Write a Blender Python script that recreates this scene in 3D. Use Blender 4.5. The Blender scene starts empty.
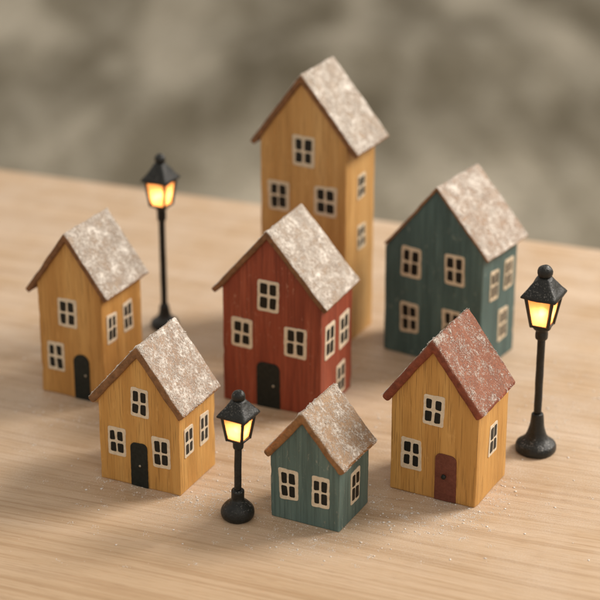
import bpy, bmesh, math, random
import numpy as np
from mathutils import Vector, noise, Matrix

random.seed(7)
rng = np.random.default_rng(7)
S = bpy.context.scene
COL = S.collection

# ------------------------------------------------------------------ camera
PITCH = math.radians(23.515)
cam_d = bpy.data.cameras.new("camera")
cam = bpy.data.objects.new("camera", cam_d)
COL.objects.link(cam)
cam.location = (0.0, -math.cos(PITCH), math.sin(PITCH))
cam.rotation_euler = (math.pi / 2 - PITCH, 0, 0)
cam_d.sensor_width = 36.0
cam_d.lens = 117.27
cam_d.clip_start = 0.01
cam_d.clip_end = 60.0
cam_d.dof.use_dof = True
cam_d.dof.focus_distance = 0.797
cam_d.dof.aperture_fstop = 9.0
S.camera = cam

# ------------------------------------------------------------------ light
W = bpy.data.worlds.new("World")
S.world = W
W.use_nodes = True
bg = W.node_tree.nodes["Background"]
bg.inputs["Color"].default_value = (1.0, 0.93, 0.84, 1)
bg.inputs["Strength"].default_value = 0.58

def area(name, loc, target, size, power, color):
    d = bpy.data.lights.new(name, 'AREA')
    d.shape = 'RECTANGLE'
    d.size, d.size_y = size
    d.energy = power
    d.color = color
    o = bpy.data.objects.new(name, d)
    COL.objects.link(o)
    o.location = loc
    o.rotation_euler = (Vector(target) - Vector(loc)).to_track_quat('-Z', 'Y').to_euler()
    return o

area("window_light", (1.40, 0.38, 1.15), (0, -0.12, 0.03), (0.65, 0.65), 43.0, (1.0, 0.93, 0.85))
area("front_fill_light", (0.5, -1.9, 1.5), (0, -0.12, 0.03), (1.2, 1.0), 4.2, (1.0, 0.93, 0.86))

S.view_settings.view_transform = 'Standard'
S.view_settings.look = 'None'
S.view_settings.exposure = 0.0
S.view_settings.gamma = 1.0
S.cycles.use_denoising = True
S.cycles.max_bounces = 8
S.cycles.sample_clamp_indirect = 6.0

# ------------------------------------------------------------------ material helpers
class NT:
    def __init__(s, name):
        s.m = bpy.data.materials.new(name)
        s.m.use_nodes = True
        s.t = s.m.node_tree
        s.b = s.t.nodes["Principled BSDF"]
        s.out = s.t.nodes["Material Output"]
    def n(s, typ, **kw):
        x = s.t.nodes.new(typ)
        for k, v in kw.items():
            setattr(x, k, v)
        return x
    def link(s, a, b):
        s.t.links.new(a, b)
    def coords(s, scale, rot=(0, 0, 0), random_shift=True):
        tc = s.n('ShaderNodeTexCoord')
        src = tc.outputs['Object']
        if random_shift:
            oi = s.n('ShaderNodeObjectInfo')
            mul = s.n('ShaderNodeVectorMath', operation='SCALE')
            mul.inputs[0].default_value = (3.1, 1.7, 2.3)
            s.link(oi.outputs['Random'], mul.inputs['Scale'])
            ad = s.n('ShaderNodeVectorMath', operation='ADD')
            s.link(src, ad.inputs[0]); s.link(mul.outputs[0], ad.inputs[1])
            src = ad.outputs[0]
        mp = s.n('ShaderNodeMapping')
        mp.inputs['Scale'].default_value = scale
        mp.inputs['Rotation'].default_value = rot
        s.link(src, mp.inputs['Vector'])
        return mp.outputs[0]
    def noise(s, vec, scale=1.0, detail=4, rough=0.55, dist=0.0):
        x = s.n('ShaderNodeTexNoise')
        x.inputs['Scale'].default_value = scale
        x.inputs['Detail'].default_value = detail
        x.inputs['Roughness'].default_value = rough
        x.inputs['Distortion'].default_value = dist
        s.link(vec, x.inputs['Vector'])
        return x.outputs['Fac']
    def ramp(s, fac, stops):
        r = s.n('ShaderNodeValToRGB')
        e = r.color_ramp.elements
        while len(e) < len(stops):
            e.new(0.5)
        for i, (p, c) in enumerate(stops):
            e[i].position = p
            e[i].color = (*c, 1) if len(c) == 3 else c
        s.link(fac, r.inputs['Fac'])
        return r.outputs['Color']
    def mix(s, fac, a, b, mode='MIX'):
        x = s.n('ShaderNodeMix', data_type='RGBA', blend_type=mode)
        if isinstance(fac, (int, float)):
            x.inputs[0].default_value = fac
        else:
            s.link(fac, x.inputs[0])
        for sock, v in ((x.inputs[6], a), (x.inputs[7], b)):
            if isinstance(v, tuple):
                sock.default_value = (*v, 1)
            else:
                s.link(v, sock)
        return x.outputs[2]
    def math(s, op, a, b=None):
        x = s.n('ShaderNodeMath', operation=op)
        for sock, v in zip(x.inputs, (a, b)):
            if v is None:
                continue
            if isinstance(v, (int, float)):
                sock.default_value = v
            else:
                s.link(v, sock)
        return x.outputs[0]
    def bump(s, h, dist, strength=1.0):
        x = s.n('ShaderNodeBump')
        x.inputs['Distance'].default_value = dist
        x.inputs['Strength'].default_value = strength
        s.link(h, x.inputs['Height'])
        s.link(x.outputs[0], s.b.inputs['Normal'])
    def fin(s, color=None, rough=0.6, spec=0.4):
        if color is not None:
            if isinstance(color, tuple):
                s.b.inputs['Base Color'].default_value = (*color, 1)
            else:
                s.link(color, s.b.inputs['Base Color'])
        if isinstance(rough, (int, float)):
            s.b.inputs['Roughness'].default_value = rough
        else:
            s.link(rough, s.b.inputs['Roughness'])
        s.b.inputs['Specular IOR Level'].default_value = spec
        return s.m

BW = ((0, 0, 0), (1, 1, 1))

def mat_table():
    q = NT("oak_table")
    warp = q.noise(q.coords((2.6, 7, 2.6), random_shift=False), 1.0, 1)
    # coordinates bent gently so the grain wanders
    tc = q.n('ShaderNodeTexCoord')
    sep = q.n('ShaderNodeSeparateXYZ'); q.link(tc.outputs['Object'], sep.inputs[0])
    y2 = q.math('ADD', sep.outputs[1], q.math('MULTIPLY', q.math('SUBTRACT', warp, 0.5), 0.030))
    cb = q.n('ShaderNodeCombineXYZ')
    q.link(sep.outputs[0], cb.inputs[0]); q.link(y2, cb.inputs[1]); q.link(sep.outputs[2], cb.inputs[2])
    def mp(sc):
        m = q.n('ShaderNodeMapping'); m.inputs['Scale'].default_value = sc
        q.link(cb.outputs[0], m.inputs['Vector']); return m.outputs[0]
    broad = q.noise(mp((2.5, 60, 4)), 1.0, 3, .55, .1)
    bands = q.noise(mp((4, 330, 9)), 1.0, 4, .62, .1)
    fine = q.noise(mp((17, 900, 26)), 1.0, 4, .65)
    pores = q.noise(mp((110, 2600, 110)), 1.0, 2, .5)
    c = q.ramp(broad, [(.28, (.480, .328, .194)), (.5, (.548, .390, .248)), (.72, (.610, .450, .306))])
    c = q.mix(q.math('MULTIPLY', q.ramp(bands, [(.40, (1, 1, 1)), (.50, (0, 0, 0))]), .42), c, (.345, .208, .105))
    c = q.mix(q.math('MULTIPLY', q.ramp(fine, [(.36, (1, 1, 1)), (.52, (0, 0, 0))]), .38), c, (.38, .225, .11))
    c = q.mix(q.math('MULTIPLY', q.ramp(pores, [(.32, (1, 1, 1)), (.42, (0, 0, 0))]), .40), c, (.28, .165, .085))
    # fine powder film left by the artificial snow
    film = q.noise(q.coords((30, 30, 30), random_shift=False), 1.0, 5, .6)
    spk = q.noise(q.coords((1500, 1500, 1500), random_shift=False), 1.0, 3, .7)
    fm = q.math('MULTIPLY', q.ramp(film, [(.36, (0, 0, 0)), (.66, (1, 1, 1))]), q.ramp(spk, [(.38, (0, 0, 0)), (.62, (1, 1, 1))]))
    near = q.n('ShaderNodeMapRange', interpolation_type='SMOOTHSTEP')
    near.inputs[1].default_value = -.39; near.inputs[2].default_value = -.31
    q.link(sep.outputs[1], near.inputs[0]); fm = q.math('MULTIPLY', fm, near.outputs[0])
    c = q.mix(q.math('MULTIPLY', fm, .55), c, (.72, .63, .54))
    h = q.math('ADD', q.math('MULTIPLY', fine, .6), pores)
    q.bump(h, 0.00025, .5)
    r = q.math('ADD', q.math('MULTIPLY', bands, .2), .42)
    return q.fin(c, r, .35)

def mat_wood(name, base, dark, light, pore=.45, rough=.55):
    """bare stained wood with upright grain"""
    q = NT(name)
    broad = q.noise(q.coords((130, 130, 9)), 1.0, 3, .5, .3)
    mid = q.noise(q.coords((520, 520, 16)), 1.0, 4, .6, .25)
    pores = q.noise(q.coords((2100, 2100, 60)), 1.0, 2, .5)
    c = q.ramp(broad, [(.28, dark), (.5, base), (.74, light)])
    c = q.mix(q.math('MULTIPLY', q.ramp(mid, [(.36, (1, 1, 1)), (.54, (0, 0, 0))]), .42), c, dark)
    pd = tuple(x * .45 for x in dark)
    c = q.mix(q.math('MULTIPLY', q.ramp(pores, [(.34, (1, 1, 1)), (.44, (0, 0, 0))]), pore), c, pd)
    scuff = q.noise(q.coords((260, 260, 90)), 1.0, 5, .7)
    c = q.mix(q.math('MULTIPLY', q.ramp(scuff, [(.60, (0, 0, 0)), (.74, (1, 1, 1))]), .25), c, tuple(min(1, x * 1.35 + .05) for x in light))
    geo = q.n('ShaderNodeNewGeometry')
    edge = q.math('MULTIPLY', q.ramp(geo.outputs['Pointiness'], [(.52, (0, 0, 0)), (.60, (1, 1, 1))]), q.ramp(scuff, [(.35, (0, 0, 0)), (.6, (1, 1, 1))]))
    c = q.mix(q.math('MULTIPLY', edge, .5), c, tuple(min(1, x * 1.2 + .06) for x in light))
    q.bump(q.math('ADD', mid, pores), 0.00030, .7)
    return q.fin(c, rough, .4)

def mat_paint(name, base, dark, light, wear):
    """thin brushed paint over wood, grain and worn flecks show"""
    q = NT(name)
    broad = q.noise(q.coords((170, 170, 18)), 1.0, 3, .55, .3)
    brush = q.noise(q.coords((900, 900, 32)), 1.0, 4, .65, .2)
    c = q.ramp(broad, [(.26, dark), (.5, base), (.78, light)])
    c = q.mix(q.math('MULTIPLY', q.ramp(brush, [(.36, (1, 1, 1)), (.54, (0, 0, 0))]), .6), c, tuple(x * .62 for x in dark))
    c = q.mix(q.math('MULTIPLY', q.ramp(brush, [(.58, (0, 0, 0)), (.70, (1, 1, 1))]), .45), c, light)
    fleck = q.noise(q.coords((700, 700, 240)), 1.0, 5, .75)
    mask = q.noise(q.coords((75, 75, 45)), 1.0, 3)
    f = q.math('MULTIPLY', q.ramp(fleck, [(.60, (0, 0, 0)), (.68, (1, 1, 1))]), q.ramp(mask, [(.42, (0, 0, 0)), (.62, (1, 1, 1))]))
    c = q.mix(q.math('MULTIPLY', f, .7), c, wear)
    # paint rubbed off along the arrises
    geo = q.n('ShaderNodeNewGeometry')
    edge = q.math('MULTIPLY', q.ramp(geo.outputs['Pointiness'], [(.52, (0, 0, 0)), (.60, (1, 1, 1))]), q.ramp(mask, [(.40, (0, 0, 0)), (.60, (1, 1, 1))]))
    c = q.mix(q.math('MULTIPLY', edge, .6), c, wear)
    q.bump(q.math('ADD', brush, q.math('MULTIPLY', f, -.5)), 0.00022, .6)
    return q.fin(c, .55, .4)

def mat_roof(name, base, dark, snowlo, snowhi, film=.3, rim=(.215, .100, .042)):
    """stained roof board dusted with frost on the faces that look up"""
    q = NT(name)
    g1 = q.noise(q.coords((45, 160, 160)), 1.0, 4, .6)
    g2 = q.noise(q.coords((1300, 1300, 1300)), 1.0, 3, .6)
    geo = q.n('ShaderNodeNewGeometry')
    sep = q.n('ShaderNodeSeparateXYZ'); q.link(geo.outputs['Normal'], sep.inputs[0])
    up = q.ramp(sep.outputs[2], [(.38, (0, 0, 0)), (.56, (1, 1, 1))])
    c = q.ramp(g1, [(.3, dark), (.68, base)])
    c = q.mix(q.math('MULTIPLY', q.ramp(g2, [(.40, (1, 1, 1)), (.52, (0, 0, 0))]), .55), c, tuple(x * .45 for x in dark))
    # sawn rims are stained darker than the boards' faces
    saw = q.noise(q.coords((420, 90, 420)), 1.0, 4, .6)
    rimc = q.ramp(saw, [(.3, tuple(x * .6 for x in rim)), (.7, tuple(x * 1.2 for x in rim))])
    c = q.mix(up, rimc, c)
    patch = q.noise(q.coords((170, 170, 170)), 1.0, 6, .75, .3)
    grit = q.noise(q.coords((900, 900, 900)), 1.0, 4, .7)
    m = q.math('ADD', q.math('MULTIPLY', patch, 1.0), q.math('MULTIPLY', q.math('SUBTRACT', grit, .5), .75))
    m = q.ramp(m, [(snowlo, (0, 0, 0)), (snowhi, (1, 1, 1))])
    m = q.math('ADD', q.math('MULTIPLY', m, 1 - film), film)
    m = q.math('MULTIPLY', m, up)
    c = q.mix(q.math('MULTIPLY', m, .88), c, (.88, .82, .74))
    q.bump(q.math('ADD', q.math('MULTIPLY', m, 1.4), g2), 0.0004, .8)
    return q.fin(c, .75, .3)

def mat_simple(name, c1, c2, scale, rough, spec=.4, bump=.0, metallic=0.0):
    q = NT(name)
    n = q.noise(q.coords((scale,) * 3), 1.0, 4, .6)
    c = q.ramp(n, [(.32, c1), (.68, c2)])
    if bump:
        q.bump(n, bump, .8)
    q.b.inputs['Metallic'].default_value = metallic
    return q.fin(c, rough, spec)

def mat_iron():
    q = NT("black_cast_metal")
    n = q.noise(q.coords((420,) * 3), 1.0, 5, .65)
    g = q.noise(q.coords((1500,) * 3), 1.0, 3, .6)
    c = q.ramp(n, [(.3, (.005, .0055, .005)), (.7, (.017, .018, .015))])
    pm = q.noise(q.coords((150,) * 3), 1.0, 3)
    geo = q.n('ShaderNodeNewGeometry')
    sep = q.n('ShaderNodeSeparateXYZ'); q.link(geo.outputs['Normal'], sep.inputs[0])
    up = q.ramp(sep.outputs[2], [(.25, (0, 0, 0)), (.7, (1, 1, 1))])
    dust = q.math('MULTIPLY', q.ramp(g, [(.56, (0, 0, 0)), (.68, (1, 1, 1))]), q.math('MULTIPLY', q.ramp(pm, [(.35, (0, 0, 0)), (.65, (1, 1, 1))]), up))
    c = q.mix(q.math('MULTIPLY', dust, .7), c, (.42, .40, .37))
    q.bump(q.math('ADD', n, q.math('MULTIPLY', g, .5)), 0.0005, .7)
    return q.fin(c, .40, .40)

def mat_pane():
    q = NT("amber_lantern_glass")
    n = q.noise(q.coords((260,) * 3), 1.0, 3, .5)
    col = q.ramp(n, [(.3, (1.0, .50, .22)), (.7, (1.0, .64, .36))])
    tr = q.n('ShaderNodeBsdfTranslucent'); q.link(col, tr.inputs[0])
    q.fin((.55, .33, .10), .35, .4)
    rf = q.n('ShaderNodeBsdfRefraction'); rf.inputs['Roughness'].default_value = .85; rf.inputs['IOR'].default_value = 1.05
    rf.inputs['Color'].default_value = (1.0, .72, .36, 1)
    m2 = q.n('ShaderNodeMixShader'); m2.inputs[0].default_value = .05
    q.link(tr.outputs[0], m2.inputs[1]); q.link(rf.outputs[0], m2.inputs[2])
    mx = q.n('ShaderNodeMixShader'); mx.inputs[0].default_value = .8
    q.link(q.b.outputs[0], mx.inputs[1]); q.link(m2.outputs[0], mx.inputs[2])
    q.link(mx.outputs[0], q.out.inputs['Surface'])
    return q.m

def mat_snow():
    q = NT("powder_snow")
    oi = q.n('ShaderNodeTexCoord')
    n = q.noise(q.coords((1200,) * 3), 1.0, 2)
    c = q.ramp(n, [(.3, (.82, .75, .67)), (.7, (.93, .89, .83))])
    return q.fin(c, .6, .4)

GROUND_SHIFT = (7.7, 2.2, 0.0)
def mat_ground():
    q = NT("mottled_stone_ground")
    gv = q.coords((4.9, 1.7, 2.6), random_shift=False)
    gv.node.inputs['Location'].default_value = GROUND_SHIFT
    a = q.noise(gv, 1.0, 3, .5, .3)
    b = q.noise(q.coords((11, 4, 9), random_shift=False), 1.0, 4, .6)
    d = q.noise(q.coords((60, 60, 60), random_shift=False), 1.0, 4, .6)
    c = q.ramp(a, [(.32, (.175, .148, .098)), (.5, (.290, .253, .183)), (.67, (.64, .575, .455))])
    c = q.mix(q.math('MULTIPLY', q.ramp(b, [(.45, (0, 0, 0)), (.65, (1, 1, 1))]), .50), c, (.60, .545, .44))
    c = q.mix(q.math('MULTIPLY', q.ramp(d, [(.4, (1, 1, 1)), (.55, (0, 0, 0))]), .3), c, (.10, .085, .06))
    q.bump(b, .05, .8)
    return q.fin(c, .9, .2)

M = dict(
    table=mat_table(),
    oak=mat_wood("yellow_stained_oak", (.580, .308, .084), (.475, .236, .056), (.665, .385, .118), .55),
    ochre=mat_wood("ochre_stained_wood", (.525, .270, .074), (.395, .186, .044), (.625, .352, .112), .45),
    honey=mat_wood("honey_stained_wood", (.540, .300, .098), (.420, .215, .060), (.640, .390, .150), .42),
    red=mat_paint("brick_red_paint", (.285, .058, .026), (.205, .037, .016), (.370, .092, .044), (.58, .30, .19)),
    green=mat_paint("dark_green_paint", (.066, .118, .112), (.046, .086, .082), (.105, .172, .160), (.34, .38, .33)),
    teal=mat_paint("grey_teal_paint", (.108, .168, .152), (.080, .130, .118), (.155, .225, .200), (.40, .38, .31)),
    roof_tan=mat_roof("frosted_tan_roof", (.350, .200, .105), (.230, .120, .056), .42, .64, .20, (.250, .125, .055)),
    roof_brown=mat_roof("frosted_brown_roof", (.300, .185, .095), (.180, .098, .043), .42, .64, .24),
    roof_gold=mat_roof("frosted_golden_roof", (.380, .220, .100), (.265, .140, .058), .47, .70, .14, (.300, .150, .060)),
    roof_red=mat_roof("frosted_red_roof", (.300, .104, .050), (.205, .064, .030), .53, .78, .04, (.235, .062, .030)),
    cream=mat_simple("cream_paint", (.60, .49, .35), (.75, .65, .50), 700, .55, .4, .0002),
    cream_dull=mat_simple("dull_cream_paint", (.54, .44, .30), (.68, .57, .42), 700, .55, .4, .0002),
    black=mat_simple("black_green_paint", (.006, .009, .008), (.016, .020, .017), 600, .42, .3, .0002),
    glass=mat_simple("black_window_paint", (.004, .005, .004), (.012, .012, .010), 800, .40, .3, .0001),
    reddoor=mat_simple("brown_red_paint", (.115, .030, .017), (.170, .050, .030), 500, .5, .4, .0003),
    knob=mat_simple("tarnished_knob_metal", (.30, .26, .19), (.50, .45, .36), 900, .35, .5, 0, .6),
    iron=mat_iron(), pane=mat_pane(), snow=mat_snow(), ground=mat_ground(),
)

# ------------------------------------------------------------------ object helpers
def tag(o, label=None, cat=None, group=None, kind=None):
    if label: o["label"] = label
    if cat: o["category"] = cat
    if group: o["group"] = group
    if kind: o["kind"] = kind
    return o

def link(name, bm, mat, parent=None, smooth=True, loc=None):
    me = bpy.data.meshes.new(name)
    bm.to_mesh(me); bm.free()
    me.materials.append(mat)
    if smooth:
        me.polygons.foreach_set("use_smooth", [True] * len(me.polygons))
    o = bpy.data.objects.new(name, me)
    COL.objects.link(o)
    if parent: o.parent = parent
    if loc: o.location = loc
    return o

def empty(name, loc, rz=0.0):
    o = bpy.data.objects.new(name, None)
    o.empty_display_size = .01
    COL.objects.link(o)
    o.location = loc
    o.rotation_euler = (0, 0, rz)
    return o

def wobble(bm, amp, freq, seed):
    off = Vector((seed * 1.37, seed * 2.11, seed * .73))
    for v in bm.verts:
        v.co += noise.noise_vector(v.co * freq + off) * amp

def bevel_sharp(bm, off, seg, ang=28):
    bm.normal_update()
    es = [e for e in bm.edges if len(e.link_faces) == 2 and e.calc_face_angle(0) > math.radians(ang)]
    bmesh.ops.bevel(bm, geom=es, offset=off, segments=seg, profile=.55, affect='EDGES', clamp_overlap=True)

def grid(bm, fn, nu, nv):
    vs = [[bm.verts.new(fn(i / nu, j / nv)) for j in range(nv + 1)] for i in range(nu + 1)]
    for i in range(nu):
        for j in range(nv):
            bm.faces.new((vs[i][j], vs[i + 1][j], vs[i + 1][j + 1], vs[i][j + 1]))

def finish(bm, dist=1e-5):
    bmesh.ops.remove_doubles(bm, verts=bm.verts, dist=dist)
    bad = [f for f in bm.faces if f.calc_area() < 1e-12]
    if bad: bmesh.ops.delete(bm, geom=bad, context='FACES')
    bmesh.ops.recalc_face_normals(bm, faces=bm.faces)

def wall_bm(w, d, top, xp, seed):
    """gabled block; top(x) is the height of its upper edge; front at y=0, x from -w to 0"""
    bm = bmesh.new()
    k = 10
    frac = (xp + w) / w
    us = [frac * i / k for i in range(k)] + [frac + (1 - frac) * i / k for i in range(k + 1)]
    n = len(us) - 1
    nz, ny = 44, 10
    X = lambda u: -w + w * us[int(round(u * n))]
    grid(bm, lambda u, t: Vector((X(u), 0, top(X(u)) * t)), n, nz)
    grid(bm, lambda u, t: Vector((X(u), d, top(X(u)) * t)), n, nz)
    grid(bm, lambda u, t: Vector((-w, d * u, top(-w) * t)), ny, nz)
    grid(bm, lambda u, t: Vector((0, d * u, top(0) * t)), ny, nz)
    grid(bm, lambda u, t: Vector((X(u), d * t, top(X(u)))), n, ny)
    grid(bm, lambda u, t: Vector((X(u), d * t, 0)), n, ny)
    finish(bm)
    bevel_sharp(bm, .00055, 3)
    wobble(bm, .00022, 90, seed)
    off = Vector((seed * 4.1, seed * 2.7, seed * 3.9))
    for v in bm.verts:
        ex = min(abs(v.co.x), abs(v.co.x + w)); ey = min(abs(v.co.y), abs(v.co.y - d))
        if ex < .0009 and ey < .0009:
            k = max(0, noise.noise(Vector((v.co.x * 40, v.co.y * 40, v.co.z * 130)) + off) - .30)
            c = Vector((-w / 2 - v.co.x, d / 2 - v.co.y, 0)).normalized()
            v.co += c * min(.0005, k * .0013)
    for v in bm.verts:                      # keep it standing flat
        if v.co.z < .0007: v.co.z = max(v.co.z, 0.0)
    return bm

def chevron(xl, zl, xp, zp, xr, zr, th):
    """outer and inner roof line, sampled alike"""
    L = Vector((xl - xp, zl - zp)); R = Vector((xr - xp, zr - zp))
    nl = Vector((-L.y, L.x)).normalized(); nr = Vector((R.y, -R.x)).normalized()
    if nl.y > 0: nl = -nl
    if nr.y > 0: nr = -nr
    P = Vector((xp, zp)); A = P + L; B = P + R
    # inner apex: intersection of the two offset lines
    p1, d1, p2, d2 = P + nl * th, L, P + nr * th, R
    den = d1.x * d2.y - d1.y * d2.x
    t = ((p2.x - p1.x) * d2.y - (p2.y - p1.y) * d2.x) / den
    I = p1 + d1 * t
    return A, P, B, A + nl * th, I, B + nr * th

def roof_bm(prof, yf, yb, th, seed, bev):
    A, P, B, a, i, b = prof
    bm = bmesh.new()
    k, ny, nt = 14, 16, 2
    def poly(p0, p1, p2, u):
        return p0.lerp(p1, u * 2) if u <= .5 else p1.lerp(p2, u * 2 - 1)
    V = lambda p, y: Vector((p.x, y, p.y))
    Y = lambda t: yf + (yb - yf) * t
    grid(bm, lambda u, t: V(poly(A, P, B, u), Y(t)), 2 * k, ny)
    grid(bm, lambda u, t: V(poly(a, i, b, u), Y(t)), 2 * k, ny)
    for y in (yf, yb):
        grid(bm, lambda u, t: V(poly(A, P, B, u).lerp(poly(a, i, b, u), t), y), 2 * k, nt)
    for p, q in ((A, a), (B, b)):
        grid(bm, lambda u, t: V(p.lerp(q, t), Y(u)), ny, nt)
    finish(bm)
    bevel_sharp(bm, bev, 3)
    wobble(bm, .00035, 130, seed)
    wobble(bm, .00012, 600, seed + 3)
    return bm

# powder: many small irregular grains in one mesh
_ph = (1 + 5 ** .5) / 2
OCT = np.array([(1, 0, 0), (-1, 0, 0), (0, 1, 0), (0, -1, 0), (0, 0, 1), (0, 0, -1)], float)
OCTF = np.array([(0, 2, 4), (2, 1, 4), (1, 3, 4), (3, 0, 4), (2, 0, 5), (1, 2, 5), (3, 1, 5), (0, 3, 5)])

def grains(name, pts, size, nrm, mat, parent=None, flat=.6):
    """pts Nx3, size N, nrm Nx3"""
    n = len(pts)
    pts = np.asarray(pts, float); size = np.asarray(size, float); nrm = np.asarray(nrm, float)
    ax = np.cross(nrm, np.tile((.31, .52, .79), (n, 1))); ax /= np.linalg.norm(ax, axis=1)[:, None]
    bx = np.cross(nrm, ax)
    an = rng.uniform(0, 6.28, n)[:, None]
    u = ax * np.cos(an) + bx * np.sin(an); v = -ax * np.sin(an) + bx * np.cos(an)
    sx = size * rng.uniform(.7, 1.35, n); sy = size * rng.uniform(.6, 1.1, n); sz = size * flat * rng.uniform(.7, 1.2, n)
    jit = 1 + rng.uniform(-.28, .28, (n, 6, 1))
    o = OCT[None] * jit
    co = pts[:, None] + o[..., 0:1] * (u * sx[:, None])[:, None] + o[..., 1:2] * (v * sy[:, None])[:, None] + (o[..., 2:3] + .45) * (nrm * sz[:, None])[:, None]
    F = (OCTF[None] + np.arange(n)[:, None, None] * 6).reshape(-1)
    me = bpy.data.meshes.new(name)
    me.vertices.add(n * 6); me.vertices.foreach_set("co", co.reshape(-1))
    nf = n * 8
    me.loops.add(nf * 3); me.loops.foreach_set("vertex_index", F.astype(np.int32))
    me.polygons.add(nf)
    me.polygons.foreach_set("loop_start", np.arange(0, nf * 3, 3, dtype=np.int32))
    me.polygons.foreach_set("loop_total", np.full(nf, 3, dtype=np.int32))
    me.update(calc_edges=True)
    me.materials.append(mat)
    ob = bpy.data.objects.new(name, me)
    COL.objects.link(ob)
    if parent: ob.parent = parent
    return ob

def fbm(p, f, seed):
    q = Vector(p) * f + Vector((seed * 3.3, seed * 1.9, seed * 5.1))
    return noise.fractal(q, .9, 2.1, 4)

def roof_snow(prof, yf, yb, roof, seed, n, bias):
    A, P, B, *_ = prof
    pts, sz, nr = [], [], []
    for (p0, p1, cnt) in ((P, B, n), (P, A, n // 2)):
        dv = p1 - p0
        nn = Vector((-dv.y, dv.x)).normalized()
        if nn.y < 0: nn = -nn
        n3 = (nn.x, 0, nn.y)
        for _ in range(cnt):
            t = random.uniform(.01, .99); y = yf + (yb - yf) * random.uniform(.012, .988)
            q = p0 + dv * t
            c = (q.x, y, q.y)
            dens = .40 + fbm(c, 95, seed) * .75 + fbm(c, 420, seed + 5) * .85 + bias
            edge = min(y - yf, (1 - t) * dv.length, t * dv.length)
            if edge < .0025: dens += .25 * (1 - edge / .0025) + .06
            dens += .34 * (.42 - (y - yf) / (yb - yf)) + .22 * (.35 - t)
            if random.random() < dens:
                pts.append(c); nr.append(n3)
                s = random.uniform(.00008, .00018)
                if random.random() < .018: s *= random.uniform(1.6, 2.6)
                sz.append(s)
        # heaps a few grains deep, most of them along the ridge, the eave and the front rim
        for _ in range(34 if p1 is B else 16):
            t = random.choice((random.uniform(.01, .08), random.uniform(.05, .95), random.uniform(.05, .95), random.uniform(.90, .985)))
            y = yf + (yb - yf) * random.choice((random.uniform(.02, .10), random.uniform(.03, .97), random.uniform(.03, .97)))
            rad = random.uniform(.0005, .0017)
            ex = random.uniform(.6, 1.6)
            for _ in range(int(rad * 32000)):
                a, b = random.gauss(0, rad * .5), random.gauss(0, rad * .5 * ex)
                tt, yy = t + a / dv.length, y + b
                if not (.004 < tt < .996 and yf + .0003 < yy < yb - .0003): continue
                hgt = random.random() * rad * .42 * math.exp(-(a * a + b * b / ex / ex) / (rad * rad * .4))
                q = p0 + dv * tt + nn * hgt
                pts.append((q.x, yy, q.y)); nr.append(n3); sz.append(random.uniform(.00008, .0002))
    o = grains("snow", pts, sz, nr, M['snow'], roof, .75)
    o["kind"] = "stuff"
    return o

# windows and doors: thin hand-cut plates laid on a wall plane
def plate(bm, cx, cz, w, h, th, y0, rad, seed, jit=.0003, arch=None):
    """rounded plate in local (x,z), its back at y0 and its face at y0-th"""
    r = random.Random(seed)
    pts = []
    if arch is None:
        arch = rad
    for (sx, sz, rr, a0) in ((1, 1, arch, 0), (-1, 1, arch, 90), (-1, -1, rad, 180), (1, -1, rad, 270)):
        jx, jz = r.uniform(-jit, jit), r.uniform(-jit, jit)
        for k in range(5):
            a = math.radians(a0 + 90 * k / 4)
            pts.append((cx + sx * (w / 2 - rr) + rr * math.cos(a) + jx, cz + sz * (h / 2 - rr) + rr * math.sin(a) + jz))
    mid = []                                     # extra points along the sides so they wander a little
    for i, p in enumerate(pts):
        mid.append(p)
        q = pts[(i + 1) % len(pts)]
        L = math.hypot(q[0] - p[0], q[1] - p[1])
        if L > .0016:
            m = max(2, int(L / .0012))
            nx, nz = (q[1] - p[1]) / L, -(q[0] - p[0]) / L
            for k in range(1, m):
                e = r.uniform(-jit, jit) * .35
                mid.append((p[0] + (q[0] - p[0]) * k / m + nx * e, p[1] + (q[1] - p[1]) * k / m + nz * e))
    back = [bm.verts.new((x, y0, z)) for x, z in mid]
    inset = min(.00012, th * .6)
    fr = [bm.verts.new((x, y0 - th + inset * .7, z)) for x, z in mid]
    def shrink(x, z):
        d = math.hypot(x - cx, z - cz) or 1
        return (x - (x - cx) / d * inset, z - (z - cz) / d * inset)
    ft = [bm.verts.new((shrink(x, z)[0], y0 - th, shrink(x, z)[1])) for x, z in mid]
    n = len(mid)
    for i in range(n):
        j = (i + 1) % n
        bm.faces.new((back[i], back[j], fr[j], fr[i]))
        bm.faces.new((fr[i], fr[j], ft[j], ft[i]))
    bm.faces.new(ft)
    bm.faces.new(back[::-1])

def recess_wall(o, side, w):
    """turn a plate object laid on the front (y=0) onto the right-hand wall (x=0)"""
    if side:
        o.rotation_euler = (0, 0, math.pi / 2)

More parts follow.
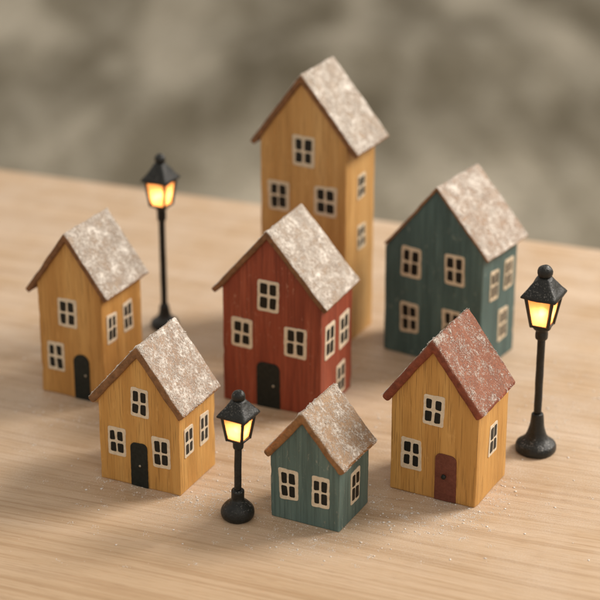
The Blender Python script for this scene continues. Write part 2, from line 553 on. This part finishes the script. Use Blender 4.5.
def add_window(root, u, z, w, h, side, seed, frame_mat):
    """u: along the front from its right corner (negative) or along the side from the front corner"""
    rr = random.Random(seed + 7)
    w *= rr.uniform(.95, 1.05); h *= rr.uniform(.96, 1.04); tilt = rr.uniform(-.038, .038)
    turn = Matrix.Translation((u, 0, z)) @ Matrix.Rotation(tilt, 4, "Y") @ Matrix.Translation((-u, 0, -z))
    bm = bmesh.new()
    plate(bm, u, z, w, h, .0006, .0003, min(w, h) * .10, seed, .00035)
    bmesh.ops.recalc_face_normals(bm, faces=bm.faces)
    bm.transform(turn)
    f = link("window", bm, frame_mat, root, smooth=False)
    pb = bmesh.new()
    r = random.Random(seed + 99)
    bar = (.0011 if w > .009 else .00095) * r.uniform(.85, 1.15)
    mx = w * .135; mz = h * .11
    pw = (w - 2 * mx - bar) / 2; ph = (h - 2 * mz - bar) / 2
    for ix in (-1, 1):
        for iz in (-1, 1):
            plate(pb, u + ix * (pw + bar) / 2 + r.uniform(-.00012, .00012), z + iz * (ph + bar) / 2 + r.uniform(-.00015, .00015),
                  pw * r.uniform(.88, 1.07), ph * r.uniform(.90, 1.06), .00016, -.00026, min(pw, ph) * .24, seed + ix * 3 + iz * 7 + 50, .00014)
    bmesh.ops.recalc_face_normals(pb, faces=pb.faces)
    pb.transform(turn)
    p = link("pane", pb, M['glass'], f, smooth=False)
    recess_wall(f, side, w)
    return f

def add_door(root, u, w, h, arch, mat, knob, seed, knobmat):
    bm = bmesh.new()
    plate(bm, u, h / 2 + .0002, w, h, .0008, .0003, .0003, seed, .0002, arch)
    bmesh.ops.recalc_face_normals(bm, faces=bm.faces)
    d = link("door", bm, mat, root, smooth=False)
    ku, kz, kr = knob
    kb = bmesh.new()
    bmesh.ops.create_uvsphere(kb, u_segments=16, v_segments=10, radius=kr)
    for v in kb.verts: v.co.y *= .7
    wobble(kb, kr * .15, 900, seed)
    link("door_knob", kb, knobmat, d, loc=(ku, -.0005 - kr * .45, kz))
    return d

# ------------------------------------------------------------------ the setting
# mottled ground far below and behind the table
bm = bmesh.new()
NX, NY = 90, 110
grid(bm, lambda u, v: Vector((-5 + 10 * u, -3 + 12 * v, -.72)), NX, NY)
for v in bm.verts:
    v.co.z += .07 * noise.fractal(v.co * 1.3, .9, 2.0, 4) + (.10 * max(0, v.co.y - 3.5))
bmesh.ops.recalc_face_normals(bm, faces=bm.faces)
g = link("ground", bm, M['ground'])
tag(g, kind="structure")

# table: board plus four legs, its far edge running across behind the houses
EDGE = math.radians(-20.54)
TW, TD, TT = 1.5, .78, .028
mid = Vector((-.0091, .1357, 0))
root = empty("wooden_table", (mid.x, mid.y, 0), EDGE)
tag(root, "light oak table with running grain carrying the little houses", "table")
bm = bmesh.new()
bmesh.ops.create_cube(bm, size=1)
for v in bm.verts:
    v.co = Vector((v.co.x * TW, v.co.y * TD - TD / 2, v.co.z * TT - TT / 2))
bevel_sharp(bm, .004, 4)
link("tabletop", bm, M['table'], root)
for sx in (-1, 1):
    for yy in (-.07, -TD + .07):
        bm = bmesh.new()
        bmesh.ops.create_cone(bm, cap_ends=True, segments=24, radius1=.018, radius2=.026, depth=.66)
        link("leg", bm, M['table'], root, loc=(sx * (TW / 2 - .08), yy, -TT - .33))

# ------------------------------------------------------------------ houses
# x, y of the front right corner, yaw, width, depth, roof line (left tip, ridge, right tip), thickness
HOUSES = [
 dict(kind="wooden_house", at=(-.0887, -.1195), yaw=26.8, w=.0339, d=.0343, roof=(-.0394, .0504, -.0168, .0814, .0045, .0529), yf=-.0018, yb=.0350, th=.0025,
      wall='ochre', rmat='roof_brown', frame='cream', snow=(9000, .12), bev=.0006,
      wins=[('f', -.0181, .0421, .0100, .0143), ('f', -.0254, .0191, .0096, .0140), ('s', .0081, .0351, .0077, .0138), ('s', .0217, .0357, .0079, .0143)],
      door=(-.0118, .0082, .0225, .0040, 'black', (-.0095, .0128, .0006), 'knob'),
      label="ochre wooden house with an arched black door, at the far left with snowy roof"),
 dict(kind="wooden_house", at=(-.0496, -.2045), yaw=25.7, w=.0383, d=.0311, roof=(-.0424, .0374, -.0181, .0656, .0033, .0375), yf=-.0016, yb=.0318, th=.0034,
      wall='oak', rmat='roof_tan', frame='cream', snow=(11000, .10), bev=.0009,
      wins=[('f', -.0182, .0394, .0088, .0130), ('f', -.0298, .0191, .0084, .0135), ('f', -.0086, .0182, .0084, .0138), ('s', .0079, .0221, .0074, .0136), ('s', .0212, .0221, .0076, .0136)],
      door=(-.0193, .0082, .0203, .0022, 'black', (-.0187, .0102, .00055), 'knob'),
      label="yellow oak house with a black door and a frosted tan roof, front left"),
 dict(kind="wooden_house", at=(.0094, -.1328), yaw=23.9, w=.0484, d=.0355, roof=(-.0531, .0545, -.0255, .0867, .0037, .0536), yf=-.0020, yb=.0365, th=.0026,
      wall='red', rmat='roof_brown', frame='cream', snow=(13000, .15), bev=.0006,
      wins=[('f', -.0256, .0552, .0110, .0150), ('f', -.0388, .0349, .0103, .0145), ('f', -.0125, .0348, .0107, .0150), ('s', .0093, .0344, .0104, .0166), ('s', .0257, .0332, .0112, .0166), ('s', .0223, .0102, .0104, .0158)],
      door=(-.0260, .0115, .0220, .0030, 'black', (-.0232, .0115, .0006), 'knob'),
      label="brick red wooden house with a black door and snowy roof, in the middle"),
 dict(kind="wooden_house", at=(.0216, -.0569), yaw=27.5, w=.0456, d=.0308, roof=(-.0507, .0978, -.0234, .1344, .0070, .0991), yf=-.0014, yb=.0325, th=.0028,
      wall='honey', rmat='roof_brown', frame='cream_dull', snow=(13000, .30), bev=.0006,
      wins=[('f', -.0224, .0966, .0114, .0155), ('f', -.0358, .0722, .0110, .0154), ('f', -.0107, .0733, .0114, .0151), ('s', .0162, .0778, .0087, .0128), ('s', .0168, .0518, .0088, .0126)],
      door=None,
      label="tallest house, a honey wood tower with snowy roof behind the red house"),
 dict(kind="wooden_house", at=(.0841, -.0878), yaw=33.4, w=.0524, d=.0340, roof=(-.0524, .0553, -.0250, .0891, .0036, .0585), yf=-.0012, yb=.0385, th=.0012,
      wall='green', rmat='roof_tan', frame='cream_dull', snow=(11000, .12), bev=.0004,
      wins=[('f', -.0382, .0484, .0106, .0160), ('f', -.0147, .0498, .0109, .0155), ('f', -.0384, .0200, .0102, .0159), ('f', -.0155, .0216, .0102, .0154), ('s', .0116, .0415, .0086, .0156), ('s', .0257, .0428, .0082, .0156), ('s', .0217, .0183, .0088, .0168)],
      door=None,
      label="large dark green house with four cream front windows, at the back right"),
 dict(kind="wooden_house", at=(.0719, -.2148), yaw=27.5, w=.0386, d=.0326, roof=(-.0427, .0425, -.0204, .0729, .0028, .0429), yf=-.0022, yb=.0350, th=.0036,
      wall='oak', rmat='roof_red', frame='cream', snow=(9000, -.14), bev=.0014,
      wins=[('f', -.0198, .0405, .0092, .0134), ('f', -.0291, .0184, .0087, .0137), ('s', .0166, .0247, .0086, .0146)],
      door=(-.0134, .0094, .0214, .0026, 'reddoor', (-.0141, .0116, .0011), 'black'),
      label="yellow oak house with a brown red door under a lightly dusted red roof"),
 dict(kind="wooden_house", at=(.0157, -.2343), yaw=26.8, w=.0310, d=.0275, roof=(-.0338, .0292, -.0163, .0511, .0033, .0286), yf=-.0022, yb=.0298, th=.0034,
      wall='teal', rmat='roof_gold', frame='cream', snow=(8500, -.02), bev=.0014,
      wins=[('f', -.0228, .0163, .0085, .0132), ('f', -.0083, .0163, .0079, .0130), ('s', .0145, .0143, .0090, .0147)],
      door=None,
      label="smallest house, grey teal with two front windows and golden roof, front centre"),
]
def build_house(i, h):
    a = math.radians(h['yaw'])
    w, d = h['w'], h['d']
    # the empty stands at the front right corner's foot, local x along the front, local y into the house
    root = empty(h['kind'], (h['at'][0], h['at'][1], 0.0), -a)
    tag(root, h['label'], "toy house", "miniature wooden houses on the table")
    prof = chevron(*h['roof'], h['th'])
    A, P, B, ia, ii, ib = prof
    def top(x):
        if x <= ii.x:
            t = (x - ii.x) / (ia.x - ii.x); z = ii.y + (ia.y - ii.y) * t
        else:
            t = (x - ii.x) / (ib.x - ii.x); z = ii.y + (ib.y - ii.y) * t
        return z + .0004
    link("wall", wall_bm(w, d, top, ii.x, i * 3 + 1), M[h['wall']], root)
    roof = link("roof", roof_bm(prof, h['yf'], h['yb'], h['th'], i * 5 + 2, h['bev']), M[h['rmat']], root)
    roof_snow(prof, h['yf'], h['yb'], roof, i + 1, *h['snow'])
    for k, (s, u, z, ww, hh) in enumerate(h['wins']):
        add_window(root, u, z, ww, hh, s == 's', i * 100 + k * 11, M[h['frame']])
    if h['door']:
        u, dw, dh, arch, mt, kn, km = h['door']
        add_door(root, u, dw, dh, arch, M[mt], kn, i * 17, M[km])
    return root

houses = [build_house(i, h) for i, h in enumerate(HOUSES)]

# ------------------------------------------------------------------ street lamps
def lathe(prof, seg=32):
    bm = bmesh.new()
    rings = []
    for r, z in prof:
        if r < 1e-6:
            rings.append([bm.verts.new((0, 0, z))])
        else:
            rings.append([bm.verts.new((r * math.cos(6.28318531 * k / seg), r * math.sin(6.28318531 * k / seg), z)) for k in range(seg)])
    for a, b in zip(rings, rings[1:]):
        for k in range(seg):
            l = (k + 1) % seg
            q = [a[k % len(a)], a[l % len(a)], b[l % len(b)], b[k % len(b)]]
            q2 = []
            for v in q:
                if v not in q2: q2.append(v)
            if len(q2) > 2: bm.faces.new(q2)
    if len(rings[0]) > 1: bm.faces.new(rings[0][::-1])
    if len(rings[-1]) > 1: bm.faces.new(rings[-1])
    bmesh.ops.recalc_face_normals(bm, faces=bm.faces)
    return bm

def smooth_prof(pts, sub=5):
    out = []
    n = len(pts)
    for i in range(n - 1):
        p0, p1, p2, p3 = pts[max(i - 1, 0)], pts[i], pts[i + 1], pts[min(i + 2, n - 1)]
        for k in range(sub):
            t = k / sub
            f = lambda c: .5 * (2 * p1[c] + (p2[c] - p0[c]) * t + (2 * p0[c] - 5 * p1[c] + 4 * p2[c] - p3[c]) * t * t + (3 * p1[c] - p0[c] - 3 * p2[c] + p3[c]) * t ** 3)
            out.append((max(f(0), 0), f(1)))
    out.append(pts[-1])
    return out

def bar_bm(bm, p, q, r):
    """square bar between two points"""
    p, q = Vector(p), Vector(q)
    d = (q - p).normalized()
    x = Vector((0, 0, 1)).cross(d)
    x = x.normalized() if x.length > 1e-4 else Vector((1, 0, 0))
    y = d.cross(x)
    A = [bm.verts.new(p + x * sx * r + y * sy * r) for sx, sy in ((1, 1), (-1, 1), (-1, -1), (1, -1))]
    B = [bm.verts.new(q + x * sx * r + y * sy * r) for sx, sy in ((1, 1), (-1, 1), (-1, -1), (1, -1))]
    for i in range(4):
        j = (i + 1) % 4
        bm.faces.new((A[i], A[j], B[j], B[i]))
    bm.faces.new(A[::-1]); bm.faces.new(B)

def street_lamp(x, y, yaw, p, label, seed, tilt=(0, 0)):
    root = empty("street_lamp", (x, y, 0), -math.radians(yaw))
    root.rotation_euler = (tilt[0], tilt[1], -math.radians(yaw))
    tag(root, label, "street lamp", "miniature street lamps with lit lanterns")
    mm = .001
    b = lathe([(r * mm, z * mm) for r, z in smooth_prof(p['base'])], 40)
    wobble(b, .00022, 260, seed)
    for v in b.verts: v.co.z = max(v.co.z, 0)
    link("base", b, M['iron'], root)
    z0, z1, r = p['pole']
    b = lathe([(r * mm, (z0 + (z1 - z0) * k / 14) * mm) for k in range(15)], 24)
    wobble(b, .00014, 180, seed + 1)
    link("pole", b, M['iron'], root)
    b = lathe([(rr * mm, z * mm) for rr, z in smooth_prof(p['collar'], 3)], 32)
    wobble(b, .00012, 300, seed + 2)
    link("collar", b, M['iron'], root)
    gb, gt, hb, ht = p['glass']           # bottom z, top z, bottom half, top half
    b = bmesh.new()
    post = p['post']
    for sx, sy in ((1, 1), (-1, 1), (-1, -1), (1, -1)):
        bar_bm(b, (sx * hb * mm, sy * hb * mm, (gb - .4) * mm), (sx * ht * mm, sy * ht * mm, (gt + .6) * mm), post * mm)
    for zz, hh in ((gb, hb), (gt, ht)):
        c = [(hh * mm * sx, hh * mm * sy, zz * mm) for sx, sy in ((1, 1), (-1, 1), (-1, -1), (1, -1))]
        for k in range(4):
            bar_bm(b, c[k], c[(k + 1) % 4], post * .8 * mm)
    # floor of the lantern
    f0 = [b.verts.new((sx * hb * mm, sy * hb * mm, (gb - .5) * mm)) for sx, sy in ((1, 1), (-1, 1), (-1, -1), (1, -1))]
    b.faces.new(f0)
    wobble(b, .00015, 220, seed + 4)
    bmesh.ops.recalc_face_normals(b, faces=b.faces)
    bevel_sharp(b, .00018, 2, 50)
    lan = link("lantern", b, M['iron'], root)
    for k in range(4):
        b = bmesh.new()
        ca, sa = (1, 0, -1, 0)[k], (0, 1, 0, -1)[k]
        def pt(u, v, off):
            h = hb + (ht - hb) * v
            lx, ly = (h - off), (u * 2 - 1) * h * .98
            return Vector(((lx * ca - ly * sa) * mm, (lx * sa + ly * ca) * mm, (gb + (gt - gb) * v) * mm))
        grid(b, lambda u, v: pt(u, v, .35), 6, 6)
        wobble(b, .00012, 260, seed + 6 + k)
        link("pane", b, M['pane'], lan)
    # hood: four-sided, slightly hollow slopes
    e, z_e, z_a, nr = p['hood']
    b = bmesh.new()
    rows = []
    N = 10
    per = 6
    def ring(half, z, rnd):
        out = []
        cs = ((1, 1), (-1, 1), (-1, -1), (1, -1))
        for c in range(4):
            x0, y0 = cs[c]; x1, y1 = cs[(c + 1) % 4]
            for k in range(per):
                t = k / per
                vx, vy = (x0 + (x1 - x0) * t) * half, (y0 + (y1 - y0) * t) * half
                rr = math.hypot(vx, vy)
                tgt = half * 1.06
                s = (1 - rnd) + rnd * tgt / rr
                out.append(b.verts.new((vx * s * mm, vy * s * mm, z * mm)))
        return out
    rows.append(ring(e * .80, z_e - .1, .06))
    rows.append(ring(e, z_e - .5, .07))
    rows.append(ring(e * 1.02, z_e + .1, .07))
    for k in range(1, N + 1):
        t = k / N
        rows.append(ring(e + (nr - e) * (t ** .92), z_e + .55 + (z_a - z_e - .55) * t ** 1.04, .07 + .9 * t ** 2))
    for a, c in zip(rows, rows[1:]):
        n = len(a)
        for k in range(n):
            b.faces.new((a[k], a[(k + 1) % n], c[(k + 1) % n], c[k]))
    b.faces.new(rows[0][::-1]); b.faces.new(rows[-1])
    bmesh.ops.recalc_face_normals(b, faces=b.faces)
    wobble(b, .00028, 300, seed + 20)
    hood = link("hood", b, M['iron'], root)
    bz, br = p['ball']
    b = bmesh.new()
    bmesh.ops.create_uvsphere(b, u_segments=28, v_segments=18, radius=br * mm)
    wobble(b, .00022, 350, seed + 30)
    link("finial", b, M['iron'], hood, loc=(0, 0, bz * mm))
    # the lamp's own light, inside the lantern
    l = bpy.data.lights.new("lantern_light", 'POINT')
    l.energy = p['watt']; l.color = (1.0, .62, .30); l.shadow_soft_size = .0018
    lo = bpy.data.objects.new("lantern_light", l)
    COL.objects.link(lo); lo.parent = root
    lo.location = (0, 0, (gb + (gt - gb) * .42) * mm)
    return root

street_lamp(-.0254, -.2217, 28, dict(
    base=[(5.6, 0), (6.5, .9), (6.9, 2.6), (6.4, 4.7), (5.0, 6.6), (3.3, 7.8), (2.75, 8.6), (2.7, 10.5), (2.75, 12.3), (2.2, 12.9), (1.5, 13.0)],
    pole=(12, 34, 1.5), collar=[(1.6, 31.6), (2.1, 32.2), (2.2, 34.2), (2.3, 35.0), (3.3, 35.5), (3.5, 36.0), (3.3, 36.5)],
    glass=(36.2, 47.2, 3.3, 5.0), post=.55, hood=(6.4, 47.2, 53.6, 2.7), ball=(55.0, 2.75), watt=.0056),
    "short lit street lamp with a bulb-shaped foot, between the front houses", 5, (0, math.radians(1.2)))
street_lamp(.1024, -.1635, 27, dict(
    base=[(8.2, 0), (8.8, .8), (8.9, 2.4), (8.2, 4.0), (6.2, 5.4), (4.6, 7.4), (3.6, 10.4), (3.0, 14.0), (2.6, 17.4), (2.2, 17.9), (1.7, 18.0)],
    pole=(17, 55, 1.7), collar=[(1.9, 53.0), (2.6, 53.6), (2.7, 55.6), (2.6, 57.2), (3.6, 58.0), (4.0, 59.2), (3.8, 59.9)],
    glass=(59.8, 73.6, 3.6, 6.0), post=.62, hood=(7.7, 73.7, 81.8, 2.9), ball=(83.8, 3.3), watt=.0074),
    "lit street lamp with a wide flared foot, on the right edge", 45)
street_lamp(-.0670, -.0330, 27, dict(
    base=[(6.4, 0), (6.9, .7), (6.9, 2.2), (6.2, 3.8), (4.4, 5.0), (3.3, 6.6), (2.7, 9.0), (2.4, 11.4), (2.0, 12.2), (1.6, 12.4)],
    pole=(11, 62, 1.6), collar=[(1.7, 56.5), (2.2, 57.0), (2.25, 60.5), (2.3, 62.0), (3.2, 63.0), (4.0, 64.0), (3.9, 64.6)],
    glass=(64.6, 77.6, 3.8, 5.5), post=.6, hood=(7.0, 77.8, 86.0, 2.4), ball=(87.8, 2.7), watt=.0074),
    "tall thin lit street lamp standing behind the two left houses", 85)

# ------------------------------------------------------------------ powder on the table
CL = [(-.0433, -.2118, .0066, .0067, 150), (-.0314, -.1991, .0059, .0078, 110), (-.0186, -.2076, .0124, .0102, 90), (.0119, -.2439, .0159, .0080, 120),
      (-.0048, -.2400, .0064, .0047, 60), (.0568, -.2257, .0105, .0073, 170), (.0789, -.2051, .0066, .0077, 190), (.0694, -.2201, .0041, .0041, 90),
      (.0311, -.2076, .0058, .0076, 70), (-.0735, -.1948, .0168, .0105, 70), (-.1099, -.1147, .0183, .0146, 90), (-.0264, -.1541, .0110, .0115, 70),
      (.1048, -.1397, .0112, .0159, 80), (.1216, -.0938, .0140, .0219, 80), (-.0468, -.0938, .0094, .0152, 60), (.0359, -.1348, .0090, .0181, 60),
      (.0386, -.2241, .0081, .0098, 130), (-.0571, -.1541, .0088, .0193, 70), (0, -.14, .085, .07, 1500)]
def inside(x, y):
    for h in HOUSES:
        a = math.radians(h['yaw']); dx, dy = x - h['at'][0], y - h['at'][1]
        lx = dx * math.cos(a) - dy * math.sin(a); ly = dx * math.sin(a) + dy * math.cos(a)
        if -h['w'] - .0002 < lx < .0002 and -.0002 < ly < h['d'] + .0002: return True
    for (lx, ly, r) in ((-.0254, -.2217, .0069), (.1024, -.1635, .0089), (-.067, -.033, .0069)):
        if math.hypot(x - lx, y - ly) < r: return True
    return False
pts, sz = [], []
for (x, y, sx, sy, n) in CL:
    for _ in range(int(n * 2.2)):
        px, py = random.gauss(x, sx), random.gauss(y, sy)
        if py < -.262 or inside(px, py): continue
        pts.append((px, py, 0.0)); s = random.uniform(.00007, .00019)
        if random.random() < .06: s = random.uniform(.0003, .0007)
        sz.append(s)
        if random.random() < .10:                      # little crumbs gather in clots
            for _ in range(random.randint(4, 16)):
                qx, qy = px + random.gauss(0, .0008), py + random.gauss(0, .0008)
                if inside(qx, qy): continue
                pts.append((qx, qy, 0.0)); sz.append(random.uniform(.00007, .00028))
for h in HOUSES:
    a = math.radians(h['yaw'])
    for _ in range(3600):
        side = random.random()
        off = random.expovariate(1 / .0045) + .0001
        if side < .55: lx, ly = random.uniform(-h['w'] - .003, .004), -off
        else: lx, ly = off, random.uniform(-.004, h['d'] + .003)
        if .5 + fbm((lx, ly, 0), 130, h['w'] * 900) * .8 < random.random(): continue
        px = h['at'][0] + lx * math.cos(a) + ly * math.sin(a); py = h['at'][1] - lx * math.sin(a) + ly * math.cos(a)
        if inside(px, py): continue
        pts.append((px, py, 0.0)); sz.append(random.uniform(.00004, .00011) if random.random() < .97 else random.uniform(.0002, .0004))
pw = grains("powder_snow", pts, sz, np.tile((0., 0., 1.), (len(pts), 1)), M['snow'], None, .40)
tag(pw, "white grains of powder snow scattered over the oak table round the houses", "snow", None, "stuff")
